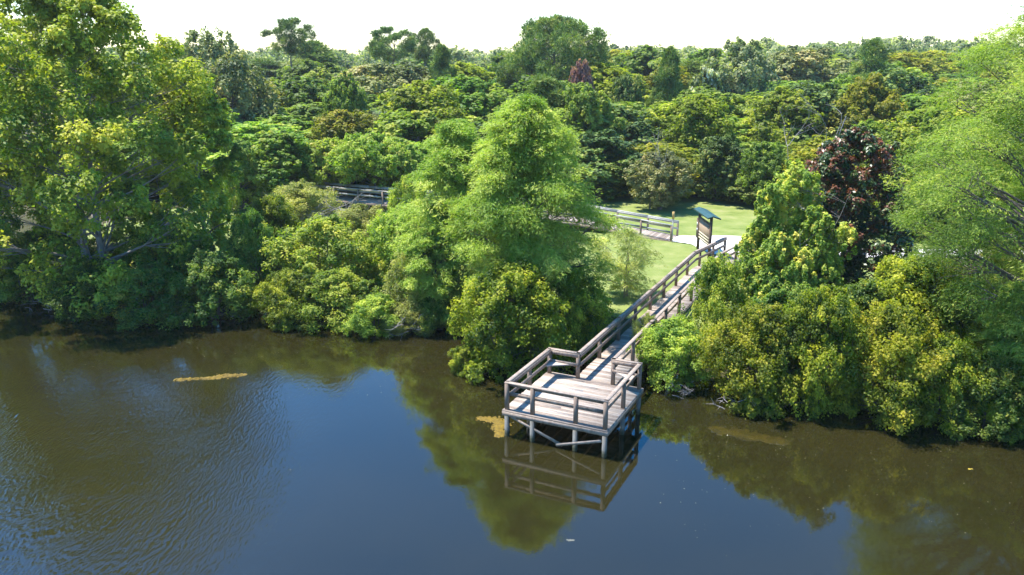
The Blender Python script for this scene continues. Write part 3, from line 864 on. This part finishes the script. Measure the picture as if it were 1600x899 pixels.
for (px_, y_, H_, R_, sd__, n_, lb_) in ((628, 37.3, 1.3, .8, 57, 12, 'pale bare twigs drooping to the water under the small grey green shrub'),
                                     (262, 39.3, 1.1, .8, 58, 10, 'bare grey twigs at the waterline in the shadow of the huge maple'),
                                     (70, 41.8, .8, 1.0, 59, 8, 'bare branch lying along the water at the far left bank'),
                                     (1062, 30.2, .8, .5, 63, 12, 'bare twigs hanging to the water right of the dock platform')):
    snag('dead_branch', lb_, 'branch', x_at(px_, y_, .4), y_, H_, R_, sd__, sprawl=True, n=n_, r0=.022, zb=.12)

# ------------------------------------------------------------------ the wood behind
PRESET.update({
    'oak': dict(R=3.2, H=7., kind='dome', flat=1., n1=40, n2=16, n3=34, s1=.36, s2=.27, leaf=(.24, .16), tip=.14, mat='oak', stems=1, z0=1.0, r0=.2, twigs=.12),
    'olivetree': dict(R=3.2, H=7., kind='dome', flat=1., n1=40, n2=16, n3=34, s1=.36, s2=.27, leaf=(.23, .15), tip=.16, mat='olive', stems=1, z0=.8, r0=.2, twigs=.12),
    'limetree': dict(R=3.2, H=7., kind='dome', flat=1., n1=40, n2=16, n3=34, s1=.36, s2=.27, leaf=(.24, .16), tip=.18, mat='lime', stems=1, z0=.6, r0=.2, twigs=.12),
    'greytree': dict(R=3.2, H=7., kind='round', flat=1., n1=40, n2=16, n3=34, s1=.38, s2=.27, leaf=(.23, .14), tip=.1, mat='grey', stems=1, z0=1.2, r0=.2, twigs=.12),
    'darktree': dict(R=3.2, H=7., kind='dome', flat=1., n1=40, n2=16, n3=34, s1=.36, s2=.27, leaf=(.24, .16), tip=.08, mat='dark', stems=1, z0=.8, r0=.2, twigs=.12),
    'pinetree': dict(R=2.6, H=8., kind='cone', style='needle', n1=44, n2=12, n3=32, s1=.32, s2=.45, leaf=(.42, .055), tip=.1, mat='pine', stems=1, z0=1.4, r0=.2, twigs=.12),
    'umbrella': dict(R=3.6, H=12., kind='umbrella', style='needle', n1=22, n2=14, n3=30, s1=.23, s2=.45, flat=.45, leaf=(.45, .06), tip=.1, mat='pine', stems=1, z0=8.3, r0=.28, twigs=.3, inner=.35),
    'domepine': dict(R=6., H=12., kind='dome', style='needle', n1=70, n2=14, n3=34, s1=.24, s2=.42, flat=.9, leaf=(.45, .07), tip=.1, mat='pine', stems=1, z0=6.0, r0=.35, twigs=.2),
    'rose': dict(R=3., H=7., kind='round', flat=1., n1=22, n2=10, n3=28, s1=.33, leaf=(.36, .24), tip=.1, mat='rose', stems=1, z0=4.4, r0=.18, twigs=.1),
    'blossom': dict(R=3., H=7., kind='tree', n1=24, n2=10, n3=28, s1=.31, leaf=(.36, .24), tip=.35, mat='blossom', stems=1, z0=3.4, r0=.18, twigs=.1),
    'silver': dict(R=3.6, H=8., kind='round', flat=1., n1=40, n2=14, n3=34, s1=.36, s2=.27, leaf=(.28, .18), tip=.1, mat='silver', stems=1, z0=1.6, r0=.2, twigs=.12),
})
DIST = [  # distinctive trees of the wood
    ('umbrella', 0, 462, 140, 28, 84, 'pine_tree', 'lone flat topped pine standing highest on the left skyline', 'flat topped lone pine'),
    ('umbrella', 1, 612, 142, 42, 92, 'pine_tree', 'wider of two spreading pines on the skyline right of the lone pine', 'wide skyline pine'),
    ('umbrella', 2, 664, 148, 44, 62, 'pine_tree', 'narrower spreading pine on the skyline beside its wider twin', 'narrow skyline pine'),
    ('greytree', 0, 340, 112, 48, 120, 'oak_tree', 'grey green tree on the skyline beside the maple crown', 'grey skyline tree'),
    ('greytree', 1, 372, 84, 86, 150, 'oak_tree', 'big rounded grey olive tree right of the maple crown', 'big rounded grey olive tree'),
    ('domepine', 0, 868, 112, 26, 185, 'pine_tree', 'broad dome shaped dark pine on the middle skyline', 'dome shaped pine'),
    ('rose', 0, 906, 93, 95, 42, 'tree', 'small tree with a dusty pink red crown under the dome shaped pine', 'pink red tree'),
    ('pinetree', 0, 1040, 98, 76, 80, 'pine_tree', 'dark green pointed pine left of the white flowering tree', 'dark pointed pine'),
    ('blossom', 0, 1097, 104, 104, 56, 'tree', 'tree with white blossom beside the silvery tree', 'white flowering tree'),
    ('silver', 0, 1150, 118, 62, 112, 'tree', 'silvery green tall rounded tree on the right of the white flowering tree', 'silvery tree'),
    ('pinetree', 1, 694, 112, 72, 80, 'pine_tree', 'dark bushy pine in the wood right of the two skyline pines', 'dark bushy pine'),
    ('darktree', 0, 975, 96, 118, 70, 'tree', 'dark bluish green tree right of the pink red crown', 'dark bluish tree'),
    ('limetree', 0, 438, 68.6, 206, 160, 'tree', 'bright lime green spreading tree left above the shaded boardwalk', 'bright lime tree'),
    ('limetree', 1, 378, 66, 218, 90, 'tree', 'bright lime green tree at the right edge of the maple crown', 'lime tree by the maple'),
    ('oak', 0, 908, 78, 132, 118, 'oak_tree', 'tall fresh green oak right behind the taller cypress', 'tall fresh green oak'),
    ('greytree', 2, 1032, 66, 238, 105, 'tree', 'pale yellowish tree at the lawn edge below the bare snag', 'pale yellowish tree'),
    ('darktree', 1, 1122, 70, 214, 90, 'tree', 'dark olive tree at the back of the lawn behind the notice board', 'dark olive lawn tree'),
    ('olivetree', 0, 1085, 79, 150, 130, 'tree', 'broad olive tree in the wood above the lawn', 'broad olive tree'),
    ('olivetree', 1, 1215, 84, 138, 150, 'tree', 'wide olive green tree in the wood left above the magnolia', 'wide olive tree'),
    ('limetree', 1, 1440, 66, 172, 170, 'tree', 'pale lime tree between the magnolia and the right cypress', 'pale lime tree'),
    ('limetree', 0, 1360, 70, 190, 120, 'tree', 'lime green tree right behind the magnolia top', 'lime tree behind the magnolia'),
    ('limetree', 2, 1405, 57.2, 262, 120, 'tree', 'light green tree standing just beyond the pale path right of the magnolia', 'light green path tree'),
    ('oak', 2, 1495, 57.0, 250, 130, 'tree', 'mid green tree beyond the pale path under the right cypress limbs', 'mid green path tree'),
    ('limetree', 0, 1585, 56.5, 240, 130, 'tree', 'light green tree beyond the path behind the right cypress trunk', 'tree behind the cypress trunk'),
    ('olivetree', 2, 1265, 64, 235, 110, 'tree', 'olive tree at the back of the lawn behind the magnolia', 'olive tree behind the magnolia'),
    ('oak', 0, 1190, 66.5, 222, 95, 'tree', 'mid green tree at the back right corner of the open lawn', 'lawn corner tree'),
    ('oak', 1, 545, 82, 118, 90, 'tree', 'tall thin crowned green tree in the wood above the shaded boardwalk', 'thin crowned green tree'),
    ('oak', 2, 800, 74, 158, 110, 'tree', 'green oak between the two cypress tops', 'oak between the cypress tops'),
]
marks = []
placed = []
for px_, y_, top_, w_, z0_, sd__, lb_ in ((582, 67.6, 212, 150, 2.7, 71, 'light green tree spreading its low boughs over the shaded boardwalk'),
                                          (512, 68.2, 222, 120, 2.4, 72, 'light green tree roofing the left end of the shaded boardwalk'),
                                          (640, 68.4, 226, 110, 2.3, 73, 'light green tree roofing the boardwalk right of the gap in the shrubs')):
    x, y, R, H = at_px(px_, y_, top_, w_)
    own_tree('tree', lb_, x, y + 1.6, R, H, 'lime', 'bark', sd__, r0=.14, z0=z0_, group='trees over the boardwalk', kind='dome', flat=.9, n1=40, n2=16, n3=34, s1=.34, s2=.27, leaf=(.23, .15), tip=.18, twigs=.15)
    placed.append((x, y + 2, R)); marks.append((px_, 250, {71: 'tree over the boardwalk', 72: 'tree at the boardwalk left end', 73: 'tree right of the boardwalk gap'}[sd__]))
for (key, var, px, yy, top, wd, nm, lab, short) in DIST:
    x, y, R, H = at_px(px, yy, top, wd)
    plant(nm, key, var, x, y, R, H, lab, 'tree', 'distinct trees of the wood')
    marks.append((px, top + wd * .35, short)); placed.append((x, y, R * .7))
marks += [(165, 220, 'huge maple'), (828, 250, 'taller cypress'), (1600, 200, 'right cypress'), (1315, 250, 'magnolia'), (560, 305, 'shaded boardwalk'), (1100, 345, 'notice board'), (1285, 175, 'forked snag')]

KINDS = [('oak', .30, 'mid green', 'oak_tree'), ('olivetree', .23, 'olive', 'tree'), ('limetree', .21, 'light green', 'tree'), ('greytree', .08, 'grey green', 'tree'),
         ('darktree', .11, 'dark green', 'tree'), ('pinetree', .07, 'needle leaved', 'pine_tree')]
kw_ = np.array([k[1] for k in KINDS]); kw_ = kw_ / kw_.sum()
rng = np.random.default_rng(5)
yy = 69.5; rows = []
labels_used = {}
n_fill = 0
cand = []
while yy < 190:
    sp = yy / 12.4
    half = yy * .66 + 6
    xs = np.arange(-half, half, sp) + rng.uniform(0, sp)
    for x in xs:
        cand.append((x + rng.uniform(-.35, .35) * sp, yy + rng.uniform(-.3, .3) * sp, sp))
    yy *= 1.076
for (x, y, sp) in cand:
    if any((x - a) ** 2 + (y - b_) ** 2 < (r * .8) ** 2 for a, b_, r in placed): continue
    py = 82 + 136 * (66 / y) ** 1.75
    ztop = z_at(py, y)
    tall = rng.random() < .34
    H = (ztop - .9) * (rng.uniform(1.25, 1.7) if tall else rng.uniform(.78, 1.12))
    H = min(H, z_at(rng.uniform(70, 92), y) - .9)
    R = sp * rng.uniform(.80, 1.2)
    if tall: R *= .82
    ki = rng.choice(len(KINDS), p=kw_)
    key, _, colr, nm = KINDS[ki]
    if key == 'pinetree': H *= 1.2; R *= .75
    if x_at(1075, y, 1) > x and y - R < 67.6: y = 67.6 + R
    px, pyc = project(x, y, .9 + H * .8)
    for (k_, v_, px_, y_, top_, wd_, *_r) in DIST:       # keep the view of the distinct trees clear
        if y < y_ + 2 and abs(px - px_) < wd_ * .5 + R * F_PX / depth(y, 4) * .6:
            H = min(H, z_at(top_ + min(wd_ * .62, 75), y) - .9)
    if H < 2.2: continue
    if px < -120 or px > 1720: continue
    if px < 200 and y < 60: continue
    # words that say which one
    ds = sorted(((px - a) ** 2 + (2 * (pyc - b_)) ** 2, a, b_, s) for a, b_, s in marks)
    size = 'large' if R > sp * 1.07 else ('small' if R < sp * .92 else '')
    def rel(a, b_, s):
        dx, dy = px - a, pyc - b_
        if abs(dx) > abs(dy) * 1.2: w = 'left of' if dx < 0 else 'right of'
        else: w = 'above' if dy < 0 else 'below'
        return w + ' the ' + s
    base = ' '.join(q for q in (size, colr) if q)
    lab = None
    for k in range(len(ds) - 1):
        l1 = f'{base} tree {rel(*ds[k][1:])}'
        l2 = f'{base} tree {rel(*ds[0][1:])}, {rel(*ds[k + 1][1:])}'
        for l in ((l1, l2) if k == 0 else (l2,)):
            if l not in labels_used and len(l.split()) <= 16: lab = l; break
        if lab: break
    if lab is None:
        for i_ in range(1, len(ds)):
            for k in range(i_ + 1, len(ds)):
                l = f'{base} tree {rel(*ds[i_][1:])}, {rel(*ds[k][1:])}'
                if l not in labels_used and len(l.split()) <= 16: lab = l; break
            if lab: break
    labels_used[lab] = 1
    plant(nm, key, int(rng.integers(0, 3)), float(x), float(y), float(R), float(H), lab, 'tree', 'trees of the wood behind the pond', rz=float(rng.uniform(0, 6.28)))
    n_fill += 1
print('fill trees', n_fill)

# far wood, one mass along the horizon
vv_, ff_, tt_ = [], [], []; off = 0
y = 194.
fr = np.random.default_rng(9)
while y < 330:
    for x in np.arange(-y * .72, y * .72, 13.):
        xx, yy2 = x + fr.uniform(-6, 6), y + fr.uniform(-6, 6)
        pyt = 80 - 12 * np.clip((xx / yy2 - .1) / .3, 0, 1) + fr.normal(0, 6)
        Hh = max(z_at(pyt, yy2) - .9, 8)
        v, f, tint, _, _ = crown(int(fr.integers(1e6)), 9 * fr.uniform(.6, 1.3), Hh, Hh * .2, 'dome', n1=26, n2=9, n3=14, s1=.34, s2=.32, flat=1., leaf=(.75, .5), tip=.08)
        v = v + np.array([xx, yy2, .9]); vv_.append(v); ff_.append(f + off); tt_.append(np.clip(tint + fr.normal(0, .15), 0, 1)); off += len(v)
    y += 15
fw = link('far_woods', mesh_np('far_woods', np.concatenate(vv_), np.concatenate(ff_), M['silver'], np.concatenate(tt_)))
tag(fw, 'far pale green wood running along the whole horizon', 'woods', kind='stuff')

# ------------------------------------------------------------------ floating things
def mat_patch(name, label, cat, cx, cy, spine, width, seed, mat, th=.02, n=160, size=(.05, .16)):
    """a raft of many small irregular tufts along a crooked spine (metres, around cx, cy)"""
    rng = np.random.default_rng(seed)
    sp = np.array(spine, float); seg = np.linspace(0, 1, len(sp))
    vv, ff, off = [], [], 0
    for k in range(n):
        t = rng.random(); wloc = np.interp(t, seg, width)
        c = np.array([np.interp(t, seg, sp[:, 0]), np.interp(t, seg, sp[:, 1])])
        q = rng.normal(0, .38, 2); c = c + q * wloc
        edge = np.exp(-1.2 * (q @ q) / .3)
        m = 11; a = np.arange(m) / m * 2 * np.pi; rr = rng.uniform(*size) * (.55 + .6 * edge)
        el = rng.uniform(.45, 1.); ro = rng.uniform(0, 3.14) if size[1] > .1 else 0
        r = rr * (1 + rng.normal(0, .22, m))
        x, y = np.cos(a) * r, np.sin(a) * r * el
        x, y = x * np.cos(ro) - y * np.sin(ro), x * np.sin(ro) + y * np.cos(ro)
        h = .006 + th * rng.uniform(.2, 1) * edge
        ring0 = np.stack([c[0] + x, c[1] + y, np.full(m, -.01)], 1)
        ring1 = np.stack([c[0] + x * .75, c[1] + y * .75, h * rng.uniform(.6, 1.1, m)], 1)
        top = np.stack([c[0] + x * .3, c[1] + y * .3, np.full(m, h)], 1)
        v = np.concatenate([ring0, ring1, top])
        j = np.arange(m); j2 = (j + 1) % m
        f = np.concatenate([np.stack([i * m + j, i * m + j2, (i + 1) * m + j2, (i + 1) * m + j], 1) for i in range(2)] + [np.stack([2 * m + j[:-2:2], 2 * m + j[1:-1:2], 2 * m + j[2::2], np.full(len(j[2::2]), 2 * m)], 1)])
        vv.append(v); ff.append(f + off); off += len(v)
    o = link(name, mesh_np(name, np.concatenate(vv), np.concatenate(ff), mat, smooth=True)); o.location = (cx, cy, 0)
    tag(o, label, cat)
    return o


mat_patch('algae_mat', 'long thin yellow algae raft floating out in the pond at left', 'algae', -12.95, 32.25,
          [(-1.25, -.3), (-.7, -.22), (-.1, -.14), (.35, -.02), (.6, .14), (1.1, .18), (1.5, .3)], [.04, .2, .14, .24, .40, .2, .02], 61, M['algae'], th=.06, n=330, size=(.03, .13))
mat_patch('algae_mat', 'yellow algae patch floating against the left front pile of the dock', 'algae', -.6, 27.6,
          [(-.62, .62), (-.3, .55), (.15, .35), (.3, .1), (.05, -.2), (.25, -.65), (.05, -.85)], [.22, .3, .4, .35, .35, .28, .16], 62, M['algae'], th=.012, n=520, size=(.05, .12))
mat_patch('algae_mat', 'dim brownish algae bed lying at the foot of the right bank', 'algae', 8.5, 26.75,
          [(-1.1, .55), (-.5, .35), (.1, .05), (.7, -.3), (1.2, -.5)], [.3, .5, .5, .4, .2], 63, M['algae_sunk'], th=.002, n=300, size=(.08, .25))
mat_patch('scum_patch', 'tiny pale scum patch on the open blue water below the dock', 'scum', x_at(892, 20.2, 0), 20.2, [(-.08, 0), (.08, .02)], [.06, .06], 64, M['scum'], th=.003, n=22, size=(.02, .05))
mat_patch('floating_leaf', 'yellow leaf floating in front of the right bank', 'leaf', x_at(1517, 24.3, 0), 24.3, [(-.06, 0), (.06, .02)], [.02, .02], 65, M['leafbit'], th=.003, n=8, size=(.03, .06))

fl = np.random.default_rng(77); lv_, lf_ = [], []
spots = [(fl.uniform(4.5, 17), fl.uniform(20.5, 27)) for _ in range(170)] + [(fl.uniform(-20, 1), fl.uniform(29.5, 36)) for _ in range(170)] + [(fl.uniform(-13, 14), fl.uniform(19, 30)) for _ in range(12)]
for k, (xx, yy_) in enumerate(spots):
    a = fl.uniform(0, 6.28); L_ = fl.uniform(.008, .028); W_ = L_ * fl.uniform(.4, .8); c_, s_ = math.cos(a), math.sin(a)
    for (p_, q_) in ((-L_, 0), (0, W_), (L_, 0), (0, -W_)): lv_.append((xx + p_ * c_ - q_ * s_, yy_ + p_ * s_ + q_ * c_, .006 + .004 * (p_ > 0)))
    lf_.append([4 * k, 4 * k + 3, 4 * k + 2, 4 * k + 1])
tag(link('floating_litter', mesh_np('floating_litter', lv_, lf_, M['litter'])), 'scattered specks of leaf litter floating on the pond near both banks', 'leaf litter', kind='stuff')

# ------------------------------------------------------------------ air
hm, hn, HN, HL = new_mat('haze_air')
pvol = HN.new('ShaderNodeVolumePrincipled'); pvol.inputs['Color'].default_value = (.9, .95, 1, 1); pvol.inputs['Density'].default_value = .00018
pvol.inputs['Anisotropy'].default_value = .2
ho = HN.new('ShaderNodeOutputMaterial'); HL.new(pvol.outputs[0], ho.inputs['Volume'])
b = MB(); b.box(-700, 700, -60, 700, -4, 34)
hz = b.build('haze', hm); tag(hz, 'thin pale summer haze filling the air over the pond and the wood', 'haze', kind='stuff')

# ------------------------------------------------------------------ light, sky, camera
SUN_EL = math.radians(66.5)
sun_h = Vector((-UX, -UY, 0))                       # from the left along the dock's front edge
sd_ = Vector((sun_h.x * math.cos(SUN_EL), sun_h.y * math.cos(SUN_EL), math.sin(SUN_EL)))
li = bpy.data.lights.new('sun', 'SUN'); li.energy = 4.3; li.angle = math.radians(.53); li.color = (1, .955, .88)
so = bpy.data.objects.new('sun', li); COL.objects.link(so)
so.rotation_euler = sd_.to_track_quat('Z', 'Y').to_euler()
so.location = sd_ * 60
w = bpy.data.worlds.new('World'); SC.world = w; w.use_nodes = True
nt = w.node_tree; nt.nodes.clear()
sk = nt.nodes.new('ShaderNodeTexSky'); sk.sky_type = 'NISHITA'; sk.sun_disc = False
sk.sun_elevation = SUN_EL; sk.sun_rotation = math.atan2(sun_h.x, sun_h.y)
sk.air_density = 1.0; sk.dust_density = .25; sk.ozone_density = 3.0; sk.altitude = 10
bg = nt.nodes.new('ShaderNodeBackground'); bg.inputs[1].default_value = .15
wo = nt.nodes.new('ShaderNodeOutputWorld')
hsv = nt.nodes.new('ShaderNodeHueSaturation'); hsv.inputs['Saturation'].default_value = 1.42
nt.links.new(sk.outputs[0], hsv.inputs['Color']); nt.links.new(hsv.outputs[0], bg.inputs[0]); nt.links.new(bg.outputs[0], wo.inputs[0])

cam = bpy.data.cameras.new('camera'); cam.sensor_width = 36; cam.lens = F_PX / 1600 * 36
cam.clip_end = 3000; cam.clip_start = .1
co = bpy.data.objects.new('camera', cam); COL.objects.link(co)
co.location = (0, 0, CAM_H); co.rotation_euler = (math.pi / 2 - PITCH, 0, 0)
SC.camera = co
SC.view_settings.view_transform = 'Standard'; SC.view_settings.look = 'None'
SC.view_settings.exposure = 1.47; SC.view_settings.gamma = 1
SC.render.engine = 'CYCLES'
cy = SC.cycles
cy.max_bounces = 9; cy.diffuse_bounces = 5; cy.glossy_bounces = 3; cy.transmission_bounces = 6; cy.transparent_max_bounces = 4; cy.volume_bounces = 0
cy.use_denoising = True
cy.use_adaptive_sampling = True; cy.adaptive_threshold = .02
cy.caustics_reflective = False; cy.caustics_refractive = False
cy.sample_clamp_indirect = 4.
SC.render.use_persistent_data = False
